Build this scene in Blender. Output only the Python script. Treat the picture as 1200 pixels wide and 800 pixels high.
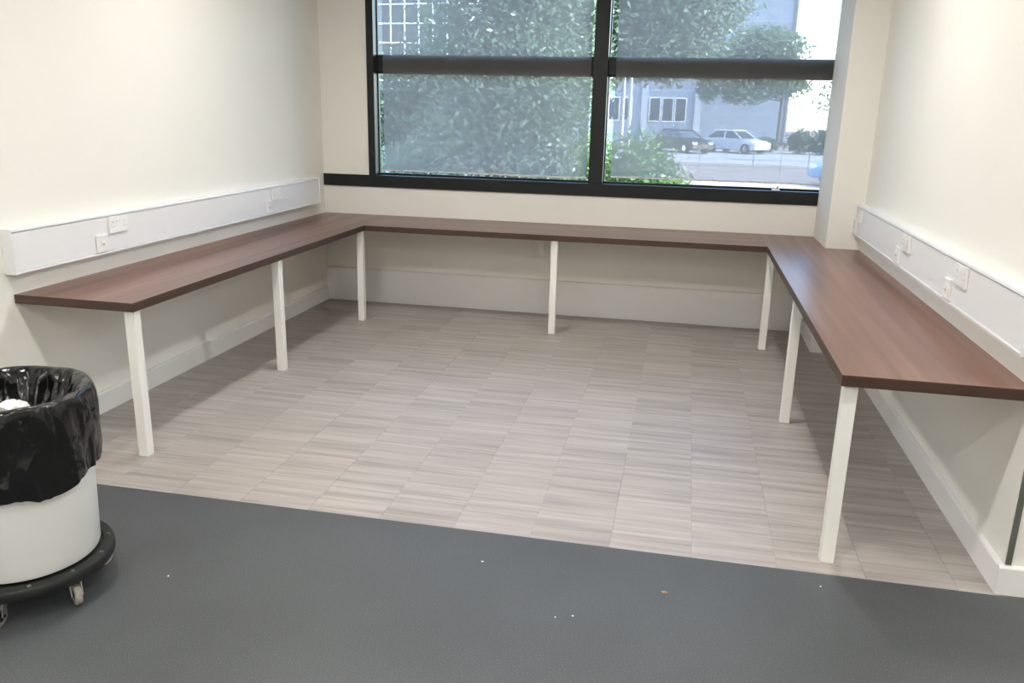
import bpy, bmesh, math, random
from mathutils import Matrix, Vector, noise

# ------------------------------------------------------------------ scene, camera, light
for o in list(bpy.data.objects):
    bpy.data.objects.remove(o)
scene = bpy.context.scene
COL = scene.collection
scene.view_settings.view_transform = 'Standard'
scene.view_settings.look = 'None'
scene.view_settings.gamma = 1
scene.view_settings.use_curve_mapping = False
scene.view_settings.exposure = 0.0

cam_data = bpy.data.cameras.new('camera')
cam = bpy.data.objects.new('camera', cam_data)
COL.objects.link(cam)
cam_data.sensor_fit = 'HORIZONTAL'
cam_data.sensor_width = 36
cam_data.lens = 966.644 / 1200 * 36
cam_data.clip_end = 500
right = Vector((0.97851929, 0.20490172, 0.02269972))
up = Vector((-0.07650089, 0.25865687, 0.96293522))
fwd = Vector((-0.19143565, 0.94398724, -0.26877591))
M = Matrix((right, up, -fwd)).transposed().to_4x4()
M.translation = Vector((2.91659, -6.43937, 1.57415))
cam.matrix_world = M
scene.camera = cam

world = bpy.data.worlds.new('sky')
scene.world = world
world.use_nodes = True
wn = world.node_tree.nodes
wl = world.node_tree.links
sky = wn.new('ShaderNodeTexSky')
sky.sky_type = 'NISHITA'
sky.sun_disc = False
sky.sun_elevation = math.radians(42)
sky.sun_rotation = math.radians(110)
sky.air_density = 1.0
sky.dust_density = 1.0
bg = wn['Background']
bg.inputs[1].default_value = 2.2
wl.new(sky.outputs[0], bg.inputs[0])

sun_data = bpy.data.lights.new('sun', 'SUN')
sun_data.energy = 9.0
sun_data.angle = 0.01
sun_data.color = (1, .95, .86)
sun = bpy.data.objects.new('sun', sun_data)
COL.objects.link(sun)
# the sun stands high to the right, a little behind the room: it never shines in at the window
sun.rotation_euler = Vector((0.80, -0.02, 0.72)).to_track_quat('Z', 'Y').to_euler()

PANEL_POWER = 250.0         # radiance of the round ceiling downlights

# ------------------------------------------------------------------ helpers
def nodes(name):
    m = bpy.data.materials.new(name)
    m.use_nodes = True
    nt = m.node_tree
    return m, nt, nt.nodes['Principled BSDF']

def plain(name, col, rough=.5, metal=0, spec=.5, noise_amt=0, noise_scale=8, bump=0, bump_scale=200):
    m, nt, b = nodes(name)
    b.inputs['Base Color'].default_value = (*col, 1)
    b.inputs['Roughness'].default_value = rough
    b.inputs['Metallic'].default_value = metal
    b.inputs['Specular IOR Level'].default_value = spec
    tc = nt.nodes.new('ShaderNodeTexCoord')
    if noise_amt:
        n = nt.nodes.new('ShaderNodeTexNoise')
        n.inputs['Scale'].default_value = noise_scale
        n.inputs['Detail'].default_value = 4
        nt.links.new(tc.outputs['Object'], n.inputs['Vector'])
        r = nt.nodes.new('ShaderNodeValToRGB')
        r.color_ramp.elements[0].position = .3
        r.color_ramp.elements[1].position = .7
        r.color_ramp.elements[0].color = (*[c * (1 - noise_amt) for c in col], 1)
        r.color_ramp.elements[1].color = (*[min(1, c * (1 + noise_amt)) for c in col], 1)
        nt.links.new(n.outputs['Fac'], r.inputs['Fac'])
        nt.links.new(r.outputs['Color'], b.inputs['Base Color'])
    if bump:
        n2 = nt.nodes.new('ShaderNodeTexNoise')
        n2.inputs['Scale'].default_value = bump_scale
        n2.inputs['Detail'].default_value = 3
        nt.links.new(tc.outputs['Object'], n2.inputs['Vector'])
        bp = nt.nodes.new('ShaderNodeBump')
        bp.inputs['Strength'].default_value = bump
        bp.inputs['Distance'].default_value = .002
        nt.links.new(n2.outputs['Fac'], bp.inputs['Height'])
        nt.links.new(bp.outputs['Normal'], b.inputs['Normal'])
    return m

def emit(name, col, strength):
    m = bpy.data.materials.new(name)
    m.use_nodes = True
    nt = m.node_tree
    nt.nodes.remove(nt.nodes['Principled BSDF'])
    e = nt.nodes.new('ShaderNodeEmission')
    e.inputs[0].default_value = (*col, 1)
    e.inputs[1].default_value = strength
    nt.links.new(e.outputs[0], nt.nodes['Material Output'].inputs[0])
    return m

def grain(name, scale, stops, rough, second=None, use_random=False, bump=.0, spec=.5, tone=0, detail=5):
    """stretched noise streaks; `scale` is the noise scale along x, y, z"""
    m, nt, b = nodes(name)
    N, L = nt.nodes, nt.links
    tc = N.new('ShaderNodeTexCoord')
    vec = tc.outputs['Object']
    if use_random:
        oi = N.new('ShaderNodeObjectInfo')
        mu = N.new('ShaderNodeMath'); mu.operation = 'MULTIPLY'
        mu.inputs[1].default_value = 60
        L.new(oi.outputs['Random'], mu.inputs[0])
        ad = N.new('ShaderNodeVectorMath'); ad.operation = 'ADD'
        L.new(vec, ad.inputs[0]); L.new(mu.outputs[0], ad.inputs[1])
        vec = ad.outputs[0]
    mp = N.new('ShaderNodeMapping')
    mp.inputs['Scale'].default_value = scale
    L.new(vec, mp.inputs['Vector'])
    n = N.new('ShaderNodeTexNoise')
    n.inputs['Scale'].default_value = 1
    n.inputs['Detail'].default_value = detail
    n.inputs['Roughness'].default_value = .62
    L.new(mp.outputs[0], n.inputs['Vector'])
    fac = n.outputs['Fac']
    if second:
        mp2 = N.new('ShaderNodeMapping')
        mp2.inputs['Scale'].default_value = second
        L.new(vec, mp2.inputs['Vector'])
        n2 = N.new('ShaderNodeTexNoise')
        n2.inputs['Scale'].default_value = 1
        n2.inputs['Detail'].default_value = 2
        L.new(mp2.outputs[0], n2.inputs['Vector'])
        mx = N.new('ShaderNodeMath'); mx.operation = 'ADD'
        L.new(fac, mx.inputs[0]); L.new(n2.outputs['Fac'], mx.inputs[1])
        hf = N.new('ShaderNodeMath'); hf.operation = 'MULTIPLY'
        hf.inputs[1].default_value = .5
        L.new(mx.outputs[0], hf.inputs[0])
        fac = hf.outputs[0]
    if tone and use_random:
        s1 = N.new('ShaderNodeMath'); s1.operation = 'MULTIPLY_ADD'
        s1.inputs[1].default_value = tone
        s1.inputs[2].default_value = -tone / 2
        L.new(oi.outputs['Random'], s1.inputs[0])
        s2 = N.new('ShaderNodeMath'); s2.operation = 'ADD'
        L.new(fac, s2.inputs[0]); L.new(s1.outputs[0], s2.inputs[1])
        fac = s2.outputs[0]
    r = N.new('ShaderNodeValToRGB')
    el = r.color_ramp.elements
    el[0].position, el[0].color = stops[0][0], (*stops[0][1], 1)
    el[1].position, el[1].color = stops[-1][0], (*stops[-1][1], 1)
    for p, c in stops[1:-1]:
        e = el.new(p); e.color = (*c, 1)
    L.new(fac, r.inputs['Fac'])
    L.new(r.outputs['Color'], b.inputs['Base Color'])
    b.inputs['Roughness'].default_value = rough
    b.inputs['Specular IOR Level'].default_value = spec
    if bump:
        bp = N.new('ShaderNodeBump')
        bp.inputs['Strength'].default_value = bump
        bp.inputs['Distance'].default_value = .001
        L.new(fac, bp.inputs['Height'])
        L.new(bp.outputs['Normal'], b.inputs['Normal'])
    return m

def bx(bm, x0, x1, y0, y1, z0, z1, bev=0, seg=1):
    r = bmesh.ops.create_cube(bm, size=1)
    vs = r['verts']
    for v in vs:
        v.co = Vector((x0 + (v.co.x + .5) * (x1 - x0), y0 + (v.co.y + .5) * (y1 - y0), z0 + (v.co.z + .5) * (z1 - z0)))
    if bev:
        es = list({e for v in vs for e in v.link_edges})
        bmesh.ops.bevel(bm, geom=es, offset=bev, segments=seg, affect='EDGES', profile=.5)

def prism(bm, pts, z0, z1, axis='z'):
    """extrude a polygon; axis z: pts are (x,y); axis x: pts are (y,z) extruded x0..x1; axis y: (x,z)"""
    def P(a, b, c):
        return {'z': (a, b, c), 'x': (c, a, b), 'y': (a, c, b)}[axis]
    lo = [bm.verts.new(P(a, b, z0)) for a, b in pts]
    hi = [bm.verts.new(P(a, b, z1)) for a, b in pts]
    fs = [bm.faces.new(lo), bm.faces.new(hi)]
    n = len(pts)
    for i in range(n):
        fs.append(bm.faces.new((lo[i], lo[(i + 1) % n], hi[(i + 1) % n], hi[i])))
    bmesh.ops.recalc_face_normals(bm, faces=fs)

def lathe(bm, prof, seg=64, cx=0, cy=0, closed=False):
    rings = []
    for r, z in prof:
        if r < 1e-6:
            rings.append([bm.verts.new((cx, cy, z))])
        else:
            rings.append([bm.verts.new((cx + r * math.cos(2 * math.pi * i / seg), cy + r * math.sin(2 * math.pi * i / seg), z)) for i in range(seg)])
    prs = list(zip(rings, rings[1:]))
    if closed:
        prs.append((rings[-1], rings[0]))
    fs = []
    for a, b in prs:
        for i in range(seg):
            j = (i + 1) % seg
            if len(a) == 1 and len(b) == 1:
                continue
            if len(a) == 1:
                fs.append(bm.faces.new((a[0], b[i], b[j])))
            elif len(b) == 1:
                fs.append(bm.faces.new((a[i], a[j], b[0])))
            else:
                fs.append(bm.faces.new((a[i], a[j], b[j], b[i])))
    bmesh.ops.recalc_face_normals(bm, faces=fs)

def tube(bm, p, q, r0, r1=None, seg=8):
    p, q = Vector(p), Vector(q)
    r1 = r0 if r1 is None else r1
    d = q - p
    g = bmesh.ops.create_cone(bm, cap_ends=True, segments=seg, radius1=r0, radius2=r1, depth=d.length)
    mat = Matrix.Translation((p + q) / 2) @ d.to_track_quat('Z', 'Y').to_matrix().to_4x4()
    bmesh.ops.transform(bm, matrix=mat, verts=g['verts'])

def obj(name, bm, mat, parent=None, smooth=False):
    me = bpy.data.meshes.new(name)
    bm.normal_update()
    bm.to_mesh(me)
    bm.free()
    me.materials.append(mat)
    if smooth:
        me.shade_smooth()
    return link(name, me, parent)

def link(name, me, parent=None):
    o = bpy.data.objects.new(name, me)
    COL.objects.link(o)
    if parent is not None:
        o.parent = parent
    return o

def box_obj(name, dims, mat, parent=None, bev=0, seg=1):
    bm = bmesh.new()
    bx(bm, *dims, bev, seg)
    return obj(name, bm, mat, parent)

def thing(name, label, cat, loc=(0, 0, 0), rz=0, group=None):
    o = bpy.data.objects.new(name, None)
    o.empty_display_size = .1
    COL.objects.link(o)
    o.location = loc
    o.rotation_euler = (0, 0, rz)
    return tag(o, label, cat, group)

def tag(o, label, cat, group=None):
    o['label'] = label
    o['category'] = cat
    if group:
        o['group'] = group
    return o

def struct(o, label, cat):
    o['kind'] = 'structure'
    return tag(o, label, cat)

def copy_tree(root, parent=None):
    c = root.copy()
    COL.objects.link(c)
    if parent is not None:
        c.parent = parent
    for ch in list(root.children):
        copy_tree(ch, c)
    return c

# ------------------------------------------------------------------ materials
M_wall = plain('cream_wall_paint', (.82, .80, .738), .85, spec=.25, noise_amt=.012, noise_scale=1.5, bump=.12, bump_scale=260)
M_ceil = plain('white_ceiling', (.82, .82, .80), .9, spec=.2)
M_trim = plain('white_gloss_trim', (.80, .785, .765), .42, noise_amt=.01, noise_scale=4)
M_pvc = plain('white_pvc', (.79, .785, .79), .38)
M_plate = plain('white_outlet_plastic', (.84, .83, .81), .3)
M_port = plain('grey_port', (.42, .41, .40), .5)
M_frame = plain('black_window_frame', (.012, .015, .015), .38, spec=.3, noise_amt=.05, noise_scale=30)
M_mull = plain('white_aluminium', (.80, .80, .80), .4)
M_leg = plain('white_powder_coat', (.83, .82, .78), .45, bump=.05, bump_scale=500)
M_dark = plain('dark_grey_metal', (.11, .115, .10), .45, noise_amt=.1, noise_scale=12)
WAL = [(.37, (.085, .038, .025)), (.465, (.150, .073, .051)), (.535, (.182, .092, .067)), (.63, (.240, .130, .098))]
M_wood_y = grain('walnut_laminate_lengthwise', (15, .45, 15), WAL, .30, second=(6, .3, 6), detail=1.5)
M_wood_x = grain('walnut_laminate_crosswise', (.45, 15, 15), WAL, .30, second=(.3, 6, 6), detail=1.5)
M_edge = grain('dark_edge_band', (3, 3, 90), [(.3, (.038, .019, .012)), (.7, (.075, .038, .026))], .4)
TIL = [(.30, (.245, .214, .194)), (.42, (.325, .29, .266)), (.52, (.385, .348, .321)), (.66, (.465, .425, .396))]
M_tile = grain('grey_striped_vinyl_tile', (2.6, 60, 1), TIL, .42, second=(.9, 24, 1), use_random=True, tone=.07)
M_sub = plain('tile_joint', (.31, .275, .25), .8, noise_amt=.05)
M_paper = plain('white_paper', (.85, .85, .84), .7)
M_crumb = plain('tan_leaf_scrap', (.42, .24, .15), .7, noise_amt=.3, noise_scale=300)

def vinyl():
    m, nt, b = nodes('dark_flecked_vinyl')
    N, L = nt.nodes, nt.links
    tc = N.new('ShaderNodeTexCoord')
    n = N.new('ShaderNodeTexNoise')
    n.inputs['Scale'].default_value = 260
    n.inputs['Detail'].default_value = 2
    L.new(tc.outputs['Object'], n.inputs['Vector'])
    r = N.new('ShaderNodeValToRGB')
    e = r.color_ramp.elements
    e[0].position, e[0].color = .35, (.054, .058, .061, 1)
    e[1].position, e[1].color = .62, (.082, .088, .092, 1)
    x = e.new(.74); x.color = (.18, .185, .19, 1)
    L.new(n.outputs['Fac'], r.inputs['Fac'])
    # scuffs: broad faint lighter wear
    n2 = N.new('ShaderNodeTexNoise')
    n2.inputs['Scale'].default_value = 2.2
    n2.inputs['Detail'].default_value = 6
    L.new(tc.outputs['Object'], n2.inputs['Vector'])
    r2 = N.new('ShaderNodeValToRGB')
    r2.color_ramp.elements[0].position, r2.color_ramp.elements[0].color = .35, (.92, .92, .92, 1)
    r2.color_ramp.elements[1].position, r2.color_ramp.elements[1].color = .7, (1.10, 1.10, 1.10, 1)
    L.new(n2.outputs['Fac'], r2.inputs['Fac'])
    mx = N.new('ShaderNodeMix'); mx.data_type = 'RGBA'; mx.blend_type = 'MULTIPLY'
    mx.inputs[0].default_value = 1
    L.new(r.outputs['Color'], mx.inputs[6]); L.new(r2.outputs['Color'], mx.inputs[7])
    L.new(mx.outputs[2], b.inputs['Base Color'])
    b.inputs['Roughness'].default_value = .5
    bp = N.new('ShaderNodeBump')
    bp.inputs['Strength'].default_value = .25
    bp.inputs['Distance'].default_value = .001
    L.new(n.outputs['Fac'], bp.inputs['Height'])
    L.new(bp.outputs['Normal'], b.inputs['Normal'])
    return m
M_vinyl = vinyl()

def glass_pane():
    m = bpy.data.materials.new('window_glass')
    m.use_nodes = True
    nt = m.node_tree
    nt.nodes.remove(nt.nodes['Principled BSDF'])
    N, L = nt.nodes, nt.links
    t = N.new('ShaderNodeBsdfTransparent')
    t.inputs[0].default_value = (.90, .94, .95, 1)
    g = N.new('ShaderNodeBsdfGlossy')
    g.inputs['Roughness'].default_value = .02
    f = N.new('ShaderNodeFresnel'); f.inputs[0].default_value = 1.2
    mx = N.new('ShaderNodeMixShader')
    L.new(f.outputs[0], mx.inputs[0]); L.new(t.outputs[0], mx.inputs[1]); L.new(g.outputs[0], mx.inputs[2])
    L.new(mx.outputs[0], N['Material Output'].inputs[0])
    return m
M_glass = glass_pane()

def mesh_blind():
    m = bpy.data.materials.new('grey_screen_mesh')
    m.use_nodes = True
    nt = m.node_tree
    nt.nodes.remove(nt.nodes['Principled BSDF'])
    N, L = nt.nodes, nt.links
    t = N.new('ShaderNodeBsdfTransparent')
    d = N.new('ShaderNodeBsdfDiffuse'); d.inputs[0].default_value = (.10, .10, .095, 1)
    tr = N.new('ShaderNodeBsdfTranslucent'); tr.inputs[0].default_value = (.135, .128, .122, 1)
    ad = N.new('ShaderNodeAddShader')
    L.new(d.outputs[0], ad.inputs[0]); L.new(tr.outputs[0], ad.inputs[1])
    mx = N.new('ShaderNodeMixShader'); mx.inputs[0].default_value = .70
    L.new(t.outputs[0], mx.inputs[1]); L.new(ad.outputs[0], mx.inputs[2])
    L.new(mx.outputs[0], N['Material Output'].inputs[0])
    return m
M_blind = mesh_blind()

# ------------------------------------------------------------------ room
W = 4.09            # width between the side walls
YF = 3.63           # the bay's open end
CEIL = 2.80
CX, CY = 3.874, .571   # column in the bay's far corner
ROOM_X, ROOM_Y = 7.2, -9.4

floor = struct(box_obj('floor', (-.15, ROOM_X + .15, ROOM_Y - .15, .15, -.15, -.004), M_sub), 'bay floor of pale striped tiles meeting dark grey vinyl', 'floor')
box_obj('vinyl_sheet', (0, ROOM_X, ROOM_Y, -YF, -.004, 0), M_vinyl, floor)
TX, TY = .305, .457
meshes = {}
def tile_mesh(w, d):
    k = (round(w, 3), round(d, 3))
    if k not in meshes:
        bm = bmesh.new()
        g = .0003
        bx(bm, -w / 2 + g, w / 2 - g, -d / 2 + g, d / 2 - g, -.004, 0)
        top = [e for e in bm.edges if all(v.co.z > -.001 for v in e.verts)]
        bmesh.ops.bevel(bm, geom=top, offset=.0004, segments=1, affect='EDGES')
        me = bpy.data.meshes.new('floor_tile')
        bm.to_mesh(me); bm.free()
        me.materials.append(M_tile)
        meshes[k] = me
    return meshes[k]
for i in range(14):
    x0, x1 = max(0, -.007 + TX * i), min(W, -.007 + TX * (i + 1))
    for j in range(8):
        y0, y1 = -YF + TY * j, min(0, -YF + TY * (j + 1))
        if x1 - x0 < .02 or y1 - y0 < .02:
            continue
        o = link('floor_tile', tile_mesh(x1 - x0, y1 - y0), floor)
        o.location = ((x0 + x1) / 2, (y0 + y1) / 2, 0)

struct(box_obj('wall_left', (-.15, 0, ROOM_Y, .15, -.15, CEIL), M_wall), 'long cream wall behind the worktop section with the open end', 'wall')
# back wall with the window opening
OX0, OX1, OZ0, OZ1 = .397, 3.99, .962, 2.62
bm = bmesh.new()
bx(bm, 0, OX0, 0, .15, -.15, CEIL)
bx(bm, OX1, W, 0, .15, -.15, CEIL)
bx(bm, OX0, OX1, 0, .15, -.15, OZ0)
bx(bm, OX0, OX1, 0, .15, OZ1, CEIL)
struct(obj('wall_back', bm, M_wall), 'cream wall around and below the black framed window', 'wall')
struct(box_obj('wall_column', (CX, W, -CY, -.0005, -.004, CEIL), M_wall), 'square cream column beside the window', 'column')
bm = bmesh.new()
prism(bm, [(W, .15), (W, -3.605), (ROOM_X + .15, -3.605), (ROOM_X + .15, -3.455), (W + .15, -3.455), (W + .15, .15)], -.15, CEIL)
struct(obj('wall_right', bm, M_wall), 'cream wall behind the worktop with an outer corner at its end', 'wall')
struct(box_obj('wall_front', (0, ROOM_X + .15, ROOM_Y - .15, ROOM_Y, -.15, CEIL), M_wall), 'plain cream wall closing the far side of the office', 'wall')
struct(box_obj('wall_side', (ROOM_X, ROOM_X + .15, ROOM_Y, -3.605, -.15, CEIL), M_wall), 'plain cream wall at the side of the office', 'wall')
struct(box_obj('ceiling', (-.15, ROOM_X + .15, ROOM_Y - .15, .15, CEIL, CEIL + .1), M_ceil), 'white ceiling with round downlights', 'ceiling')

# baseboards: each length is a board of its own
def board_run(name, label, spans, h, t, mat=M_trim):
    root = bpy.data.objects.new(name, None)
    COL.objects.link(root)
    struct(root, label, 'baseboard')
    for prof_axis, a0, a1, base, side in spans:
        bm = bmesh.new()
        # profile: flat board with rounded-over top edge, from the wall outward
        pr = [(0, 0), (t, 0), (t, h - .008), (t * .8, h - .002), (t * .5, h), (0, h)]
        if prof_axis == 'y':      # runs along y, against x = base
            prism(bm, [(base + side * u, v) for u, v in pr], a0, a1, 'y')
        else:                     # runs along x, against y = base
            prism(bm, [(base + side * u, v) for u, v in pr], a0, a1, 'x')
        obj('board', bm, mat, root)
    return root
board_run('baseboard_left', 'white baseboard along the wall under the open ended worktop', [('y', -1.92, -.02, 0, 1), ('y', -5.6, -1.923, 0, 1), ('y', ROOM_Y, -5.603, 0, 1)], .112, .018)
board_run('baseboard_right', 'white baseboard turning the outer corner of the wall',
          [('y', -1.75, -CY - .018, W, -1), ('y', -3.605, -1.753, W, -1), ('x', W - .018, ROOM_X, -3.605, -1)], .108, .018)
board_run('baseboard_column', 'short white baseboard around the square column', [('y', -CY - .018, -.02, CX, -1), ('x', CX, W, -CY, -1)], .108, .018)
# tall boxed board under the window
bm = bmesh.new()
bx(bm, 0, CX - .018, -.02, 0, 0, .268, .0015)
bb = struct(obj('baseboard_back', bm, M_trim), 'tall white skirting board on the wall below the window', 'baseboard')
box_obj('cap_strip', (0, CX - .018, -.023, 0, .268, .277), M_trim, bb, .0015)
struct(box_obj('trim_1', (W + .003, W + .022, -3.611, -3.6045, .110, CEIL - .01), M_dark, None, .001), 'dark grey metal strip up the outer wall corner', 'trim')

# ------------------------------------------------------------------ window
win = bpy.data.objects.new('window_1', None)
COL.objects.link(win)
win.location = (0, 0, OZ0)
struct(win, 'wide black framed window of four panes divided by one mullion', 'window')
def wpart(name, dims, mat, bev=.0, parent=None):
    x0, x1, y0, y1, z0, z1 = dims
    return box_obj(name, (x0, x1, y0, y1, z0 - OZ0, z1 - OZ0), mat, parent or win, bev)
FY = .125
wpart('frame_side', (OX0, .455, -.012, FY, 1.05, OZ1), M_frame, .002)
wpart('frame_side', (OX1 - .065, OX1, .0, FY, 1.05, OZ1), M_frame, .002)
wpart('frame_head', (.455, OX1 - .065, .0, FY, OZ1 - .07, OZ1), M_frame, .002)
wpart('frame_sill', (OX0, OX1, .0, FY, OZ0, 1.050), M_frame, .002)
wpart('outer_sill', (OX0, OX1, FY, .38, 1.015, 1.035), M_mull, .002)
wpart('sill_trim', (.002, CX - .001, -.014, -.0005, .956, 1.050), M_frame, .002)
wpart('mullion', (2.180, 2.288, -.008, FY, 1.05, OZ1 - .07), M_frame, .002)
PX = [(.455, 2.180), (2.288, OX1 - .065)]
PZ = [(1.05, 1.853), (1.963, OZ1 - .07)]
for a, b in PX:
    wpart('transom', (a, b, .052, FY, 1.853, 1.963), M_frame, .002)
for a, b in PX:
    for c, d in PZ:
        pane = wpart('pane', (a, b, .093, .099, c, d), M_glass)
        for dims in ((a, a + .008, .072, .093, c, d), (b - .008, b, .072, .093, c, d), (a + .008, b - .008, .072, .093, c, c + .016), (a + .008, b - .008, .072, .093, d - .016, d)):
            wpart('glazing_bead', dims, M_frame, 0, None)
bm = bmesh.new()
bx(bm, 3.545, 3.60, .005, .05, 1.0505 - OZ0, 1.062 - OZ0, .002)
tube(bm, (3.572, .03, 1.06 - OZ0), (3.585, -.01, 1.085 - OZ0), .006, .005)
obj('window_catch', bm, M_trim, win)

def roller_blind(x0, x1, zb, label):
    r = thing('roller_blind', label, 'blind', ((x0 + x1) / 2, .034, zb), 0, 'roller blinds in the window')
    h = (x1 - x0) / 2
    zt = OZ1 - .075 - zb
    bm = bmesh.new()
    n = 24
    rows = []
    for k in range(n + 1):
        z = .012 + (zt - .05 - .012) * k / n
        rows.append([bm.verts.new((-h + 2 * h * i / 12, .0012 * math.sin(i * 1.1 + x0 * 3) * (1 - k / n), z)) for i in range(13)])
    for a, b in zip(rows, rows[1:]):
        for i in range(12):
            bm.faces.new((a[i], a[i + 1], b[i + 1], b[i]))
    obj('fabric', bm, M_blind, r, True)
    box_obj('bottom_bar', (-h, h, -.004, .004, 0, .012), plain('blind_bar', (.62, .62, .64), .35), r, .001)
    bm = bmesh.new()
    tube(bm, (-h, 0, zt - .03), (h, 0, zt - .03), .024, seg=24)
    obj('roller_tube', bm, M_frame, r, True)
    return r
roller_blind(.516, 2.160, 1.083, 'grey see-through roller blind over the panes next to the bare wall corner')
roller_blind(2.345, 3.915, 1.100, 'grey see-through roller blind over the panes next to the square column')

# ------------------------------------------------------------------ U-shaped worktop on legs
H, T = .73, .040
DL, DB, RX, LL, LR = .597, .648, 3.492, 3.345, 3.571
bench = thing('workbench', 'U-shaped dark walnut worktop on square white legs around the bay', 'workbench')
def worktop(pts, mat, bands):
    bm = bmesh.new()
    prism(bm, pts, H - T, H)
    o = obj('worktop', bm, mat, bench)
    for d in bands:
        box_obj('edge_band', d, M_edge, o, .0006)
    return o
E_ = .0015
z0, z1 = H - T, H - .0004
worktop([(.001, -LL + E_), (DL - E_, -LL + E_), (DL - E_, -DB), (DL - .0003, -DB), (DL - .0003, -.001), (.001, -.001)], M_wood_y,
        [(DL - E_, DL, -LL + E_, -DB, z0, z1), (.001, DL, -LL, -LL + E_, z0, z1)])
worktop([(DL + .0003, -DB + E_), (2.0297, -DB + E_), (2.0297, -.001), (DL + .0003, -.001)], M_wood_x,
        [(DL + .0003, 2.0297, -DB, -DB + E_, z0, z1)])
worktop([(2.0303, -DB + E_), (RX - .0003, -DB + E_), (RX - .0003, -.001), (2.0303, -.001)], M_wood_x,
        [(2.0303, RX - .0003, -DB, -DB + E_, z0, z1)])
worktop([(RX + E_, -LR + E_), (W - .001, -LR + E_), (W - .001, -CY - .001), (CX - .001, -CY - .001), (CX - .001, -.001), (RX + .0003, -.001), (RX + .0003, -DB), (RX + E_, -DB)], M_wood_y,
        [(RX, RX + E_, -LR + E_, -DB, z0, z1), (RX, W - .001, -LR, -LR + E_, z0, z1)])
bm = bmesh.new()
lw = .024
bx(bm, -lw, lw, -lw, lw, 0, H - T, .003, 2)
leg_me = bpy.data.meshes.new('leg')
bm.to_mesh(leg_me); bm.free()
leg_me.materials.append(M_leg)
bm = bmesh.new()
bx(bm, -.04, .04, -.04, .04, H - T - .004, H - T)
plate_me = bpy.data.meshes.new('mounting_plate')
bm.to_mesh(plate_me); bm.free()
plate_me.materials.append(M_leg)
for x, y in [(.560, -.632), (.560, -1.950), (.563, -3.305), (2.030, -.600), (3.528, -.602), (3.532, -2.062), (3.531, -3.525)]:
    o = link('leg', leg_me, bench)
    o.location = (x, y, 0)

# ------------------------------------------------------------------ cable trunking on the side walls
TZ0, TZ1, TD = .828, 1.026, .054
def trunking(label, length, loc, rz):
    """local: runs along +x, wall plane at y = 0, room towards -y"""
    r = thing('cable_trunking', label, 'trunking', loc, rz, 'cable trunking on the side walls')
    h = TZ1 - TZ0
    bm = bmesh.new()
    prism(bm, [(-.0005, 0), (-TD, 0), (-TD, .008), (-TD + .010, .010), (-TD + .010, h - .012), (-TD, h - .010), (-TD + .002, h), (-.0005, h)], .004, length - .004, 'x')
    obj('base', bm, M_pvc, r)
    bm = bmesh.new()
    bx(bm, .006, length - .006, -TD + .0055, -TD + .0095, .0115, h - .0155, .0005)
    obj('lid', bm, M_pvc, r)
    for a, b in ((0, .0039), (length - .0039, length)):
        bm = bmesh.new()
        bx(bm, a, b, -TD - .003, -.0005, -.002, h + .002, .001)
        obj('end_cap', bm, M_pvc, r)
    return r
trunking('white cable trunking on the wall beside the open ended worktop, with two power sockets', 3.17, (0, -3.375, TZ0), math.pi / 2)
trunking('white cable trunking running up to the square column, with three power sockets', 2.98, (W, -CY - .003, TZ0 + .008), -math.pi / 2)
bpy.context.view_layer.update()
# left trunking: rotated +90deg about z maps local +x -> +y and local -y -> +x

def double_socket(loc, rz, label, group):
    r = thing('power_socket', label, 'socket', loc, rz, group)
    bm = bmesh.new()
    bx(bm, -.073, .073, -.011, 0, 0, .086, .003, 2)
    obj('face_plate', bm, M_plate, r)
    for s in (-1, 1):
        bm = bmesh.new()
        prism(bm, [(-.011, .058), (-.0145, .060), (-.0115, .076), (-.011, .076)], s * .013 - .006, s * .013 + .006, 'x')
        obj('rocker_switch', bm, M_plate, r)
        bm = bmesh.new()
        cx = s * .045
        bx(bm, cx - .002, cx + .002, -.0114, -.0108, .052, .061)
        bx(bm, cx - .014, cx - .007, -.0114, -.0108, .030, .034)
        bx(bm, cx + .007, cx + .014, -.0114, -.0108, .030, .034)
        obj('pin_slots', bm, M_port, r)
    return r
def data_outlet(loc, rz, label, group):
    r = thing('data_outlet', label, 'outlet', loc, rz, group)
    bm = bmesh.new()
    bx(bm, -.040, .040, -.011, 0, 0, .086, .003, 2)
    obj('face_plate', bm, M_plate, r)
    bm = bmesh.new()
    bx(bm, -.013, .013, -.014, -.0108, .030, .062, .001)
    m = obj('port_module', bm, M_plate, r)
    bm = bmesh.new()
    bx(bm, -.008, .008, -.0143, -.0138, .034, .044)
    obj('port_opening', bm, M_port, m)
    for s in (-1, 1):
        bm = bmesh.new()
        tube(bm, (s * .030, -.0108, .046), (s * .030, -.0122, .046), .0035, seg=10)
        obj('screw', bm, M_pvc, r)
    return r
zs, zd = .9235, .841
xl, xr = TD - .0053, W - TD + .0053
G1, G2 = 'power sockets on the trunking', 'data outlets on the trunking'
for y, lab in [(-2.665, 'white double socket on open ended trunking, closer to its free end'), (-.93, 'white double socket on open ended trunking, closer to the room corner')]:
    double_socket((xl, y, zs), math.pi / 2, lab, G1)
for y, lab in [(-2.80, 'small white data outlet on open ended trunking, closer to its free end'), (-1.055, 'small white data outlet on open ended trunking, closer to the room corner')]:
    data_outlet((xl, y, zd), math.pi / 2, lab, G2)
for y, lab in [(-.735, 'white double socket touching the column end of the trunking'), (-1.95, 'middle white double socket of three on the trunking by the column'), (-2.85, 'white double socket on the column wall trunking, farthest from the column')]:
    double_socket((xr, y, zs + .008), -math.pi / 2, lab, G1)
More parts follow.
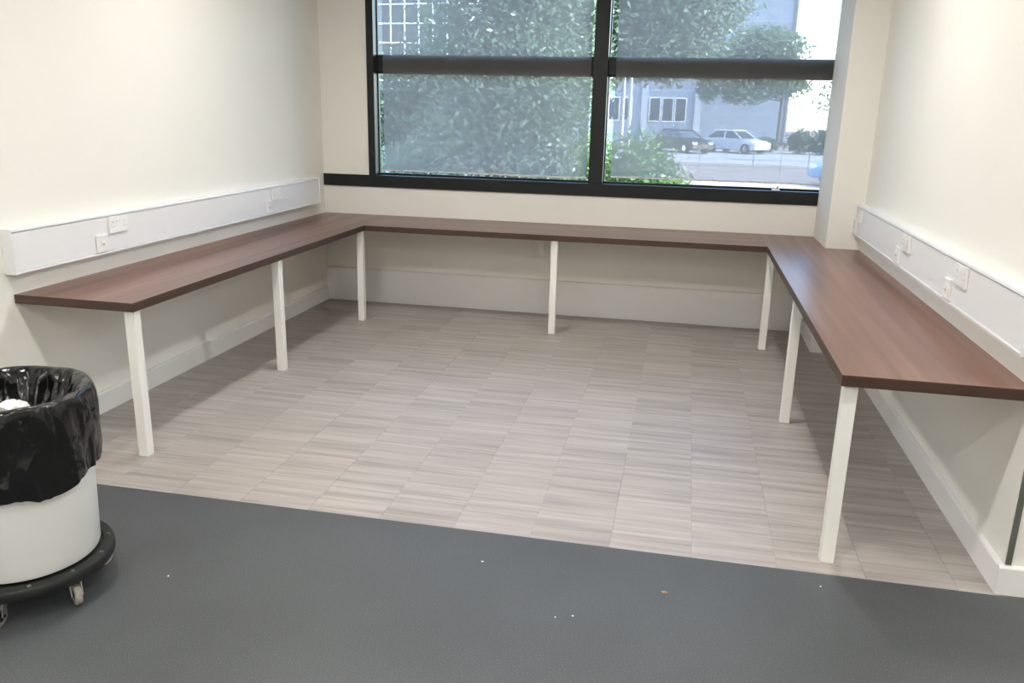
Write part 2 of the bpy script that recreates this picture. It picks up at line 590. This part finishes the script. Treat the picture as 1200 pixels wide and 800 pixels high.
for y, lab in [(-.617, 'small white data outlet right beside the column on the trunking'), (-1.80, 'middle small data outlet of three on the trunking by the column'), (-2.70, 'small white data outlet on column wall trunking, farthest from the column')]:
    data_outlet((xr, y, zd + .008), -math.pi / 2, lab, G2)

# ------------------------------------------------------------------ rubbish bin on its dolly
BX, BY = .868, -4.358
M_black = plain('black_hard_plastic', (.010, .011, .010), .5, noise_amt=.2, noise_scale=40, bump=.1, bump_scale=120)
M_barrel = plain('white_barrel_plastic', (.80, .80, .77), .35, noise_amt=.015, noise_scale=6)
M_tread = plain('grey_rubber', (.34, .31, .28), .6, noise_amt=.15, noise_scale=90)
M_steel = plain('zinc_steel', (.55, .54, .52), .35, metal=.9)

dolly = thing('bin_dolly', 'round black plastic dolly on small casters under the white bin', 'dolly', (BX, BY, 0))
bm = bmesh.new()
lathe(bm, [(0, .098), (.245, .098), (.257, .092), (.262, .100), (.262, .122), (.257, .130), (.228, .132), (.224, .126), (0, .126)], 72)
obj('platform', bm, M_black, dolly, True).data.set_sharp_from_angle(angle=.6)
for k in range(12):
    a = math.radians(30 * k + 12)
    bm = bmesh.new()
    tube(bm, (.243 * math.cos(a), .243 * math.sin(a), .130), (.243 * math.cos(a), .243 * math.sin(a), .134), .007, .005, 12)
    obj('bolt_head', bm, M_dark, dolly)
RW = .034
def caster(ang, yaw):
    a = math.radians(ang)
    cx, cy = .205 * math.cos(a), .205 * math.sin(a)
    c = Matrix.Rotation(yaw, 4, 'Z')
    def fin(bm):
        bmesh.ops.transform(bm, matrix=Matrix.Translation((cx, cy, 0)) @ c, verts=bm.verts[:])
    off = .022
    bm = bmesh.new()
    tube(bm, (0, 0, .086), (0, 0, .098), .022, .024, 20)
    for s in (-1, 1):
        prism(bm, [(-.014, .088), (.018, .088), (off + .011, RW), (off, RW - .011), (off - .009, RW)], s * .0165 - .0015, s * .0165 + .0015, 'y')
    bx(bm, -.014, .018, -.018, .018, .084, .088)
    fin(bm)
    fork = obj('caster', bm, M_steel, dolly)
    bm = bmesh.new()
    # tyre: lathe about z then laid on its side
    lathe(bm, [(.020, -.011), (RW - .003, -.011), (RW, -.007), (RW, .007), (RW - .003, .011), (.020, .011)], 28, closed=True)
    bmesh.ops.transform(bm, matrix=Matrix.Translation((off, 0, RW)) @ Matrix.Rotation(math.pi / 2, 4, 'X'), verts=bm.verts[:])
    fin(bm)
    obj('tyre', bm, M_tread, fork, False)
    bm = bmesh.new()
    lathe(bm, [(0, -.009), (.0205, -.009), (.0205, .009), (0, .009)], 20)
    tube(bm, (0, 0, -.0215), (0, 0, .0215), .005, seg=10)
    bmesh.ops.transform(bm, matrix=Matrix.Translation((off, 0, RW)) @ Matrix.Rotation(math.pi / 2, 4, 'X'), verts=bm.verts[:])
    fin(bm)
    obj('hub', bm, M_black, fork)
for k in range(6):
    caster(-12 - 60 * k, math.radians([-38, -75, 150, 200, 40, 80][k]))

bm = bmesh.new()
lathe(bm, [(0, .1325), (.208, .1325), (.216, .137), (.220, .148), (.2365, .655), (.2365, .690), (.232, .694), (.228, .690), (.226, .655), (.210, .150), (0, .145)], 96)
bin_o = obj('waste_bin', bm, M_barrel, None, True)
bin_o.data.set_sharp_from_angle(angle=.7)
bin_o.location = (BX, BY, 0)
tag(bin_o, 'large round white plastic bin standing on the black dolly', 'bin')

def liner_mat():
    m, nt, b = nodes('black_bin_bag')
    N, L = nt.nodes, nt.links
    b.inputs['Base Color'].default_value = (.005, .0055, .0055, 1)
    b.inputs['Roughness'].default_value = .17
    tc = N.new('ShaderNodeTexCoord')
    mp = N.new('ShaderNodeMapping'); mp.inputs['Scale'].default_value = (1, 1, .6)
    L.new(tc.outputs['Object'], mp.inputs['Vector'])
    n = N.new('ShaderNodeTexNoise')
    n.inputs['Scale'].default_value = 10; n.inputs['Detail'].default_value = 2
    n.inputs['Distortion'].default_value = 1.6
    L.new(mp.outputs[0], n.inputs['Vector'])
    bp = N.new('ShaderNodeBump'); bp.inputs['Strength'].default_value = .6; bp.inputs['Distance'].default_value = .02
    L.new(n.outputs['Fac'], bp.inputs['Height'])
    L.new(bp.outputs['Normal'], b.inputs['Normal'])
    return m
bm = bmesh.new()
SEG = 240
def ridge(a, z, s):
    p = Vector((math.cos(a) * s, math.sin(a) * s, z * s * 1.4))
    return 1 - abs(noise.noise(p)) * 2.2
rings = []
prof = [(.2445, .412, 1), (.246, .44, 1), (.2465, .47, 1), (.2465, .50, 1), (.2465, .53, 1), (.247, .56, 1), (.247, .59, 1), (.247, .62, 1), (.247, .65, .9), (.2455, .672, .7), (.2440, .688, .4), (.2405, .697, .3), (.2335, .7005, .2), (.2265, .697, .3), (.221, .688, .6), (.216, .672, .9), (.211, .65, 1), (.204, .625, 1.2), (.194, .60, 1.4), (.178, .578, 1.6), (.155, .562, 1.6), (.12, .572, .7), (.07, .578, .4), (.03, .580, .3)]
for k, (r, z, w) in enumerate(prof):
    ring = []
    inner = k > 12
    for i in range(SEG):
        a = 2 * math.pi * i / SEG
        f = ridge(a, z + .25 * math.sin(a * 2), 3.0) * .013 + ridge(a + 2, z * 1.5 + .2 * math.cos(3 * a), 6.5) * .007 - .004
        if inner:
            rr = r - w * max(0, f + .004) * 1.5
            zz = z + w * .012 * noise.noise(Vector((math.cos(a) * 3 * r / .2, math.sin(a) * 3 * r / .2, 4 + z * 5)))
        else:
            rr = r + w * max(-.0015, f) * 1.0
            zz = z + .006 * (1 if 9 < k < 13 else .4) * noise.noise(Vector((math.cos(a) * 2.4, math.sin(a) * 2.4, 9)))
            if k < 3:
                zz += (3 - k) / 3 * (.018 * math.sin(2 * a + 1.1) + .012 * math.sin(5 * a) + .022 * noise.noise(Vector((math.cos(a) * 2, math.sin(a) * 2, 1))))
        ring.append(bm.verts.new((rr * math.cos(a), rr * math.sin(a), zz)))
    rings.append(ring)
for a, b in zip(rings, rings[1:]):
    for i in range(SEG):
        bm.faces.new((a[i], a[(i + 1) % SEG], b[(i + 1) % SEG], b[i]))
bm.faces.new(rings[-1])
lin = obj('bin_liner', bm, liner_mat(), None, True)
lin.location = (BX, BY, 0)
tag(lin, 'shiny black plastic bag lining the bin and folded over its rim', 'bin bag')

bm = bmesh.new()
bmesh.ops.create_icosphere(bm, subdivisions=3, radius=1)
for v in bm.verts:
    n = v.co.normalized()
    s = 1 + .35 * noise.noise(n * 2.1 + Vector((3, 1, 7))) + .35 * abs(noise.noise(n * 3.5))
    v.co = Vector((n.x * .042 * s, n.y * .036 * s, n.z * .046 * s))
cup = obj('crumpled_paper', bm, M_paper)
cup.location = (.930, -4.400, .634)
cup.rotation_euler = (.3, .2, .6)
tag(cup, 'crumpled white paper lying in the black bin bag', 'paper')

# ------------------------------------------------------------------ scraps on the dark floor
bm = bmesh.new()
ring = [(.011 * math.cos(t) * (1 + .25 * math.sin(3 * t)), .007 * math.sin(t), .0008 + .004 * max(0, math.cos(t + .8))) for t in [k * math.pi / 6 for k in range(12)]]
lo = [bm.verts.new((x, y, 0.0002)) for x, y, z in ring]
hi = [bm.verts.new((x * .9, y * .9, z + .0012)) for x, y, z in ring]
c = bm.verts.new((0, 0, .003))
bm.faces.new(lo)
for i in range(12):
    bm.faces.new((lo[i], lo[(i + 1) % 12], hi[(i + 1) % 12], hi[i]))
    bm.faces.new((hi[i], hi[(i + 1) % 12], c))
leaf = obj('leaf_scrap', bm, M_crumb)
leaf.location = (2.953, -3.889, 0)
tag(leaf, 'small curled tan scrap lying on the dark vinyl floor', 'scrap')
random.seed(5)
for x, y, r in [(2.30, -3.845, .0045), (2.665, -4.10, .004), (3.485, -3.72, .0035), (1.27, -4.20, .0045), (2.61, -4.12, .003)]:
    bm = bmesh.new()
    prism(bm, [(r * math.cos(t) * random.uniform(.6, 1.2), r * math.sin(t) * random.uniform(.6, 1.2)) for t in [k * math.pi / 3.5 for k in range(7)]], .0001, .0012)
    o = obj('paper_fleck', bm, M_paper)
    o.location = (x, y, 0)
    tag(o, 'tiny white fleck lying on the dark vinyl floor', 'fleck', 'white flecks on the dark floor')

# ------------------------------------------------------------------ round ceiling downlights (above the frame)
M_led = emit('led_diffuser', (1.0, .975, .93), PANEL_POWER)
LIGHTS = [(x, y) for y in (-2.15, -4.25, -6.4, -8.4) for x in (1.15, 3.05, 5.2) if not (x > 4 and y > -3.6)]
for x, y in LIGHTS:
    r = thing('ceiling_light', 'round white downlight set in the office ceiling', 'ceiling light', (x, y, CEIL), 0, 'ceiling downlights')
    bm = bmesh.new()
    lathe(bm, [(.105, -.0005), (.125, -.0005), (.122, -.010), (.105, -.014)], 32, closed=True)
    obj('bezel', bm, M_trim, r)
    bm = bmesh.new()
    lathe(bm, [(0, -.004), (.1045, -.004), (.1045, -.010), (0, -.010)], 32)
    obj('diffuser', bm, M_led, r)

# ------------------------------------------------------------------ outside
GZ = -.75
M_grass = plain('gravel_soil', (.20, .155, .135), .95, noise_amt=.35, noise_scale=2.2)
M_road = plain('asphalt', (.27, .265, .26), .9, noise_amt=.1, noise_scale=1)
M_bark = plain('bark', (.10, .075, .055), .9, noise_amt=.3, noise_scale=20)
M_clad = plain('pale_cladding', (.25, .285, .345), .8, noise_amt=.03, noise_scale=.6)
M_white = plain('white_masonry', (.42, .44, .48), .8)
M_galv = plain('galvanised_steel', (.42, .42, .43), .5)
M_dglass = plain('dark_glazing', (.05, .06, .075), .12)

def leaf_mat(name, dark, light, tcol):
    m = bpy.data.materials.new(name)
    m.use_nodes = True
    nt = m.node_tree
    N, L = nt.nodes, nt.links
    b = N['Principled BSDF']
    b.inputs['Roughness'].default_value = .3
    tc = N.new('ShaderNodeTexCoord')
    n = N.new('ShaderNodeTexNoise'); n.inputs['Scale'].default_value = 9
    L.new(tc.outputs['Object'], n.inputs['Vector'])
    r = N.new('ShaderNodeValToRGB')
    r.color_ramp.elements[0].position, r.color_ramp.elements[0].color = .35, (*dark, 1)
    r.color_ramp.elements[1].position, r.color_ramp.elements[1].color = .65, (*light, 1)
    L.new(n.outputs['Fac'], r.inputs['Fac']); L.new(r.outputs[0], b.inputs['Base Color'])
    t = N.new('ShaderNodeBsdfTranslucent'); t.inputs[0].default_value = (*tcol, 1)
    mx = N.new('ShaderNodeMixShader'); mx.inputs[0].default_value = .35
    L.new(b.outputs[0], mx.inputs[1]); L.new(t.outputs[0], mx.inputs[2])
    L.new(mx.outputs[0], N['Material Output'].inputs[0])
    return m
M_leafA = leaf_mat('grey_green_leaves', (.09, .135, .10), (.24, .31, .22), (.20, .28, .15))
M_leafB = leaf_mat('bright_green_leaves', (.07, .13, .045), (.17, .26, .09), (.17, .26, .07))
M_leafC = leaf_mat('hedge_leaves', (.05, .085, .05), (.12, .17, .10), (.11, .16, .07))

g = struct(box_obj('ground', (-70, 70, .4, 150, GZ - .3, GZ), M_grass), 'brown gravel ground outside the window', 'ground')
struct(box_obj('road', (-60, 60, 37.5, 56, GZ - .02, GZ + .02), M_road), 'pale asphalt road and parking strip outside', 'road')

def foliage(name, blobs, n, size, mat, parent, seed):
    rnd = random.Random(seed)
    wts = [rx * ry + ry * rz + rx * rz for _, (rx, ry, rz) in blobs]
    vs, fs = [], []
    for _ in range(n):
        (cx, cy, cz), (rx, ry, rz) = rnd.choices(blobs, wts)[0]
        d = Vector((rnd.gauss(0, 1), rnd.gauss(0, 1), rnd.gauss(0, 1))).normalized()
        rr = rnd.random() ** .45 * rnd.uniform(.8, 1.22)
        p = Vector((cx + d.x * rx * rr, cy + d.y * ry * rr, cz + d.z * rz * rr))
        u = Vector((rnd.gauss(0, 1), rnd.gauss(0, 1), rnd.gauss(0, .7))).normalized()
        v = u.cross(Vector((rnd.gauss(0, 1), rnd.gauss(0, 1), rnd.gauss(0, 1)))).normalized()
        s = size * rnd.uniform(.6, 1.3)
        k = len(vs)
        vs += [p - u * s, p + v * s * .45, p + u * s, p - v * s * .45]
        fs.append((k, k + 1, k + 2, k + 3))
    me = bpy.data.meshes.new(name)
    me.from_pydata([tuple(v) for v in vs], [], fs)
    me.materials.append(mat)
    o = link(name, me, parent)
    o['kind'] = 'stuff'
    return o

def tree(label, loc, trunk_h, r0, blobs, n, size, mat, seed, cat='tree', name='leafy_tree'):
    t = thing(name, label, cat, (loc[0], loc[1], GZ), 0)
    bm = bmesh.new()
    if trunk_h:
        tube(bm, (0, 0, 0), (0, 0, trunk_h), r0, r0 * .6, 10)
        obj('trunk', bm, M_bark, t)
    else:
        bm.free()
        for k in range(5):
            a = k * 1.256
            bm = bmesh.new()
            tube(bm, (.1 * math.cos(a), .1 * math.sin(a), 0), (.35 * math.cos(a), .35 * math.sin(a), .9), .02, .01, 6)
            obj('stem', bm, M_bark, t)
    if trunk_h:
        for (c, r) in blobs:
            bm = bmesh.new()
            zt = min(trunk_h, max(trunk_h * .45, c[2] - r[2] * .6))
            tube(bm, (0, 0, zt), c, r0 * .35, r0 * .12, 6)
            obj('branch', bm, M_bark, t)
    foliage('foliage', blobs, n, size, mat, t, seed)
    return t

rb = random.Random(11)
# the big tree right outside, filling the panes
blobs = [((-.3, .3, 3.5), (1.3, 1.4, 1.3)), ((.9, -.2, 2.9), (1.35, 1.3, 1.4)), ((.2, .2, 5.2), (1.2, 1.5, 1.2)), ((.9, .2, 5.0), (1.4, 1.4, 1.2)), ((-.3, 0, 1.7), (1.3, 1.2, 1.0)), ((1.2, -.3, 1.4), (1.0, 1.0, .9)), ((-1.7, .3, 1.1), (.8, 1.0, .6))]
tree('large grey-green tree filling the window beside the bare wall corner', (-.75, 9.2), 4.6, .17, blobs, 42000, .060, M_leafA, 1)
blobs = [((.4, 0, 5.0), (1.3, 1.3, 1.3)), ((1.9, .2, 4.6), (1.4, 1.3, 1.15)), ((.1, .2, 3.6), (1.1, 1.1, .8)), ((1.5, -.1, 3.6), (1.0, 1.0, .65)), ((1.3, 0, 6.1), (1.5, 1.4, 1.1))]
tree_back = [((-2.9, 0, 2.1), (2.1, 1.5, 1.9)), ((0, .2, 3.4), (1.9, 1.5, 2.5)), ((.5, 0, 5.6), (1.6, 1.6, 1.6))]
tree('dense dark tree standing behind the large grey-green tree', (-1.6, 17.5), 5.0, .18, tree_back, 26000, .10, M_leafC, 9)
tree('leafy tree in front of the pale building, crown cut by the transom', (.75, 13.0), 4.8, .10, blobs, 24000, .075, M_leafA, 2)
blobs = [((-4.6, 0, 5.6), (1.9, 1.8, 1.6)), ((-2.2, .2, 4.9), (1.9, 1.6, 1.7)), ((.2, .0, 5.0), (1.7, 1.6, 1.3)), ((-1.4, 0, 7.0), (2.8, 2.0, 1.5)), ((-5.2, .2, 4.2), (.8, .8, .9)), ((-3.4, .2, 3.9), (.9, .8, .7))]
tree('far tree with low boughs in front of the pale building end', (9.2, 58.0), 5.2, .13, blobs, 16000, .18, M_leafA, 3)
blobs = [((0, 0, 3.4), (1.3, 1.2, 1.0)), ((.9, 0, 4.3), (1.0, 1.0, .8))]
tree('thin sparse tree standing against the white sky by the hedge', (10.2, 42.0), 3.9, .06, blobs, 420, .12, M_leafA, 4)
blobs = [((0, 0, 1.0), (.62, .6, 1.02)), ((-.65, .1, 1.0), (.6, .5, 1.0)), ((.42, -.1, .75), (.45, .5, .85))]
tree('bright green rounded bush right outside the window', (2.25, 6.6), 0, 0, blobs, 14000, .055, M_leafB, 5, 'bush', 'garden_bush')
def hedge(label, x0, x1, y0, y1, h, n, size, seed):
    t = thing('hedge', label, 'hedge', ((x0 + x1) / 2, (y0 + y1) / 2, GZ))
    k = max(2, int((x1 - x0) / 1.1))
    blobs = [((-(x1 - x0) / 2 + (i + .5) * (x1 - x0) / k, 0, h * .5), ((x1 - x0) / k * .75, (y1 - y0) / 2, h * .52)) for i in range(k)]
    for c, r in blobs:
        bm = bmesh.new()
        tube(bm, (c[0], 0, 0), (c[0], 0, h * .8), .05, .02, 6)
        obj('stem', bm, M_bark, t)
    foliage('foliage', blobs, n, size, M_leafC, t, seed)
hedge('clipped dark green hedge at the end of the parking strip', 9.4, 13.5, 51.2, 52.6, 1.55, 2600, .16, 7)
hedge('low green hedge below the pale building wall', 6.4, 8.6, 53.4, 54.4, .95, 1200, .14, 8)

# two pale lamp posts
for x, y, h, lab in [(1.57, 10.8, 3.4, 'slim pale post outside, the one closer to the mullion'), (1.70, 10.9, 3.3, 'slim pale post outside, the one farther from the mullion')]:
    t = thing('lamp_post', lab, 'post', (x, y, GZ), 0, 'pale posts outside')
    bm = bmesh.new(); tube(bm, (0, 0, 0), (0, 0, h), .045, .035, 10); obj('pole', bm, M_galv, t)
    bm = bmesh.new(); tube(bm, (0, 0, 0), (0, 0, .25), .08, .07, 10); obj('base', bm, M_galv, t)

# wire fence along the gravel
f = thing('wire_fence', 'low wire fence with thin posts in front of the road', 'fence', (5, 30, GZ))
for k in range(13):
    bm = bmesh.new(); tube(bm, (-6 + k * 1.1, 0, 0), (-6 + k * 1.1, 0, .95), .016, seg=6); obj('post', bm, M_dark, f)
for z in (.3, .6, .9):
    bm = bmesh.new(); tube(bm, (-6, 0, z), (7.2, 0, z), .008, seg=5); obj('wire', bm, M_dark, f)

# cars
def car(label, loc, rz, paint, seed=0):
    t = thing('parked_car', label, 'car', (loc[0], loc[1], loc[2]), rz)
    body = [(-2.1, .28), (-2.12, .62), (-1.95, .88), (-1.2, .95), (.95, .93), (1.75, .80), (2.1, .62), (2.12, .30), (1.78, .22), (-1.8, .22)]
    bm = bmesh.new(); prism(bm, body, -.86, .86, 'y')
    bmesh.ops.bevel(bm, geom=[e for e in bm.edges], offset=.05, segments=2, affect='EDGES')
    obj('body', bm, paint, t)
    bm = bmesh.new()
    lo = [(-1.85, .9), (1.0, .9)]; hi = [(-1.15, 1.40), (.15, 1.40)]
    A = [bm.verts.new((x, s * .78, z)) for x, z in lo for s in (-1, 1)]
    B = [bm.verts.new((x, s * .60, z)) for x, z in hi for s in (-1, 1)]
    for q in ((A[0], A[2], B[2], B[0]), (A[1], B[1], B[3], A[3]), (A[0], B[0], B[1], A[1]), (A[2], A[3], B[3], B[2]), (A[0], A[1], A[3], A[2]), (B[0], B[2], B[3], B[1])):
        bm.faces.new(q)
    bmesh.ops.recalc_face_normals(bm, faces=bm.faces[:])
    obj('windows', bm, M_dglass, t)
    bm = bmesh.new(); bx(bm, -1.25, .25, -.63, .63, 1.39, 1.46, .025, 2)
    for s in (-1, 1):
        for p, q in (((-1.85, .79, .9), (-1.18, .61, 1.41)), ((1.0, .79, .9), (.18, .61, 1.41)), ((-.4, .79, .9), (-.4, .62, 1.41))):
            tube(bm, (p[0], s * p[1], p[2]), (q[0], s * q[1], q[2]), .035, seg=6)
    obj('roof', bm, paint, t)
    for x in (-1.35, 1.35):
        for s in (-1, 1):
            bm = bmesh.new(); tube(bm, (x, s * .68, .32), (x, s * .89, .32), .32, seg=20)
            w = obj('wheel', bm, M_black, t)
            bm = bmesh.new(); tube(bm, (x, s * .885, .32), (x, s * .90, .32), .19, seg=14)
            obj('wheel_hub', bm, M_steel, w)
    for s in (-1, 1):
        bm = bmesh.new(); bx(bm, 2.0, 2.11, s * .62 - .18, s * .62 + .18, .56, .70, .02); obj('headlight', bm, M_mull, t)
P_dark = plain('dark_car_paint', (.02, .022, .028), .2)
P_silver = plain('silver_car_paint', (.62, .64, .66), .22, metal=.3)
P_blue = plain('light_blue_car_paint', (.20, .34, .55), .25)
car('dark parked car outside in front of the pale building', (2.5, 49.2, GZ + .02), math.radians(-52), P_dark)
car('pale silver parked car outside beside the dark one', (5.95, 51.0, GZ + .02), math.radians(-40), P_silver)
car('light blue car nose on the gravel near the column', (9.5, 25.6, GZ), math.radians(200), P_blue)

# pale building across the road
BYR = 66.0
bld = thing('office_building', 'tall pale clad building across the road', 'building', (0, BYR, GZ))
bm = bmesh.new()
bx(bm, -26, 10.55, 0, 18, 0, 16)
obj('wall', bm, M_clad, bld)
for k in range(1, 9):
    bm = bmesh.new(); bx(bm, -26, 10.55, -.03, .0, 1.8 * k + .6, 1.8 * k + .66); obj('cladding_joint', bm, M_white, bld)
for x0 in (-9.6, -5.0, -.55):
    for dx, w in ((0, .95), (1.05, .95), (2.1, .95)):
        w_ = box_obj('window', (x0 + dx, x0 + dx + w, -.06, .02, 1.75, 3.7), M_mull, bld)
        box_obj('pane', (x0 + dx + .07, x0 + dx + w - .07, -.075, -.058, 1.83, 3.62), M_dglass, w_)
for x in (-5.7, -1.2, 3.15):
    box_obj('pilaster', (x, x + .5, -.25, .05, 0, 4.6), M_white, bld)
box_obj('wall_lamp', (8.9, 9.7, -.3, 0, 8.9, 9.3), M_dark, bld, .05)
box_obj('downpipe', (10.3, 10.42, -.14, -.01, 0, 16), M_dark, bld)

# glazed building further left
gb = thing('glazed_building', 'glazed building with white mullion grid behind the large tree', 'building', (-12, 30, GZ), math.radians(-6))
box_obj('wall', (-8, 5.5, .1, 10, 0, 11), M_white, gb)
for i in range(20):
    for j in range(13):
        box_obj('glass_panel', (-8 + i * .66 + .03, -8 + (i + 1) * .66 - .03, .0, .0995, .4 + j * .78 + .03, .4 + (j + 1) * .78 - .03), M_dglass, gb)
for i in range(21):
    box_obj('mullion', (-8 + i * .66 - .029, -8 + i * .66 + .029, -.06, .0995, .3, 10.6), M_mull, gb)
for j in range(14):
    box_obj('transom', (-8, 5.2, -.04, .0995, .4 + j * .78 - .029, .4 + j * .78 + .029), M_mull, gb)
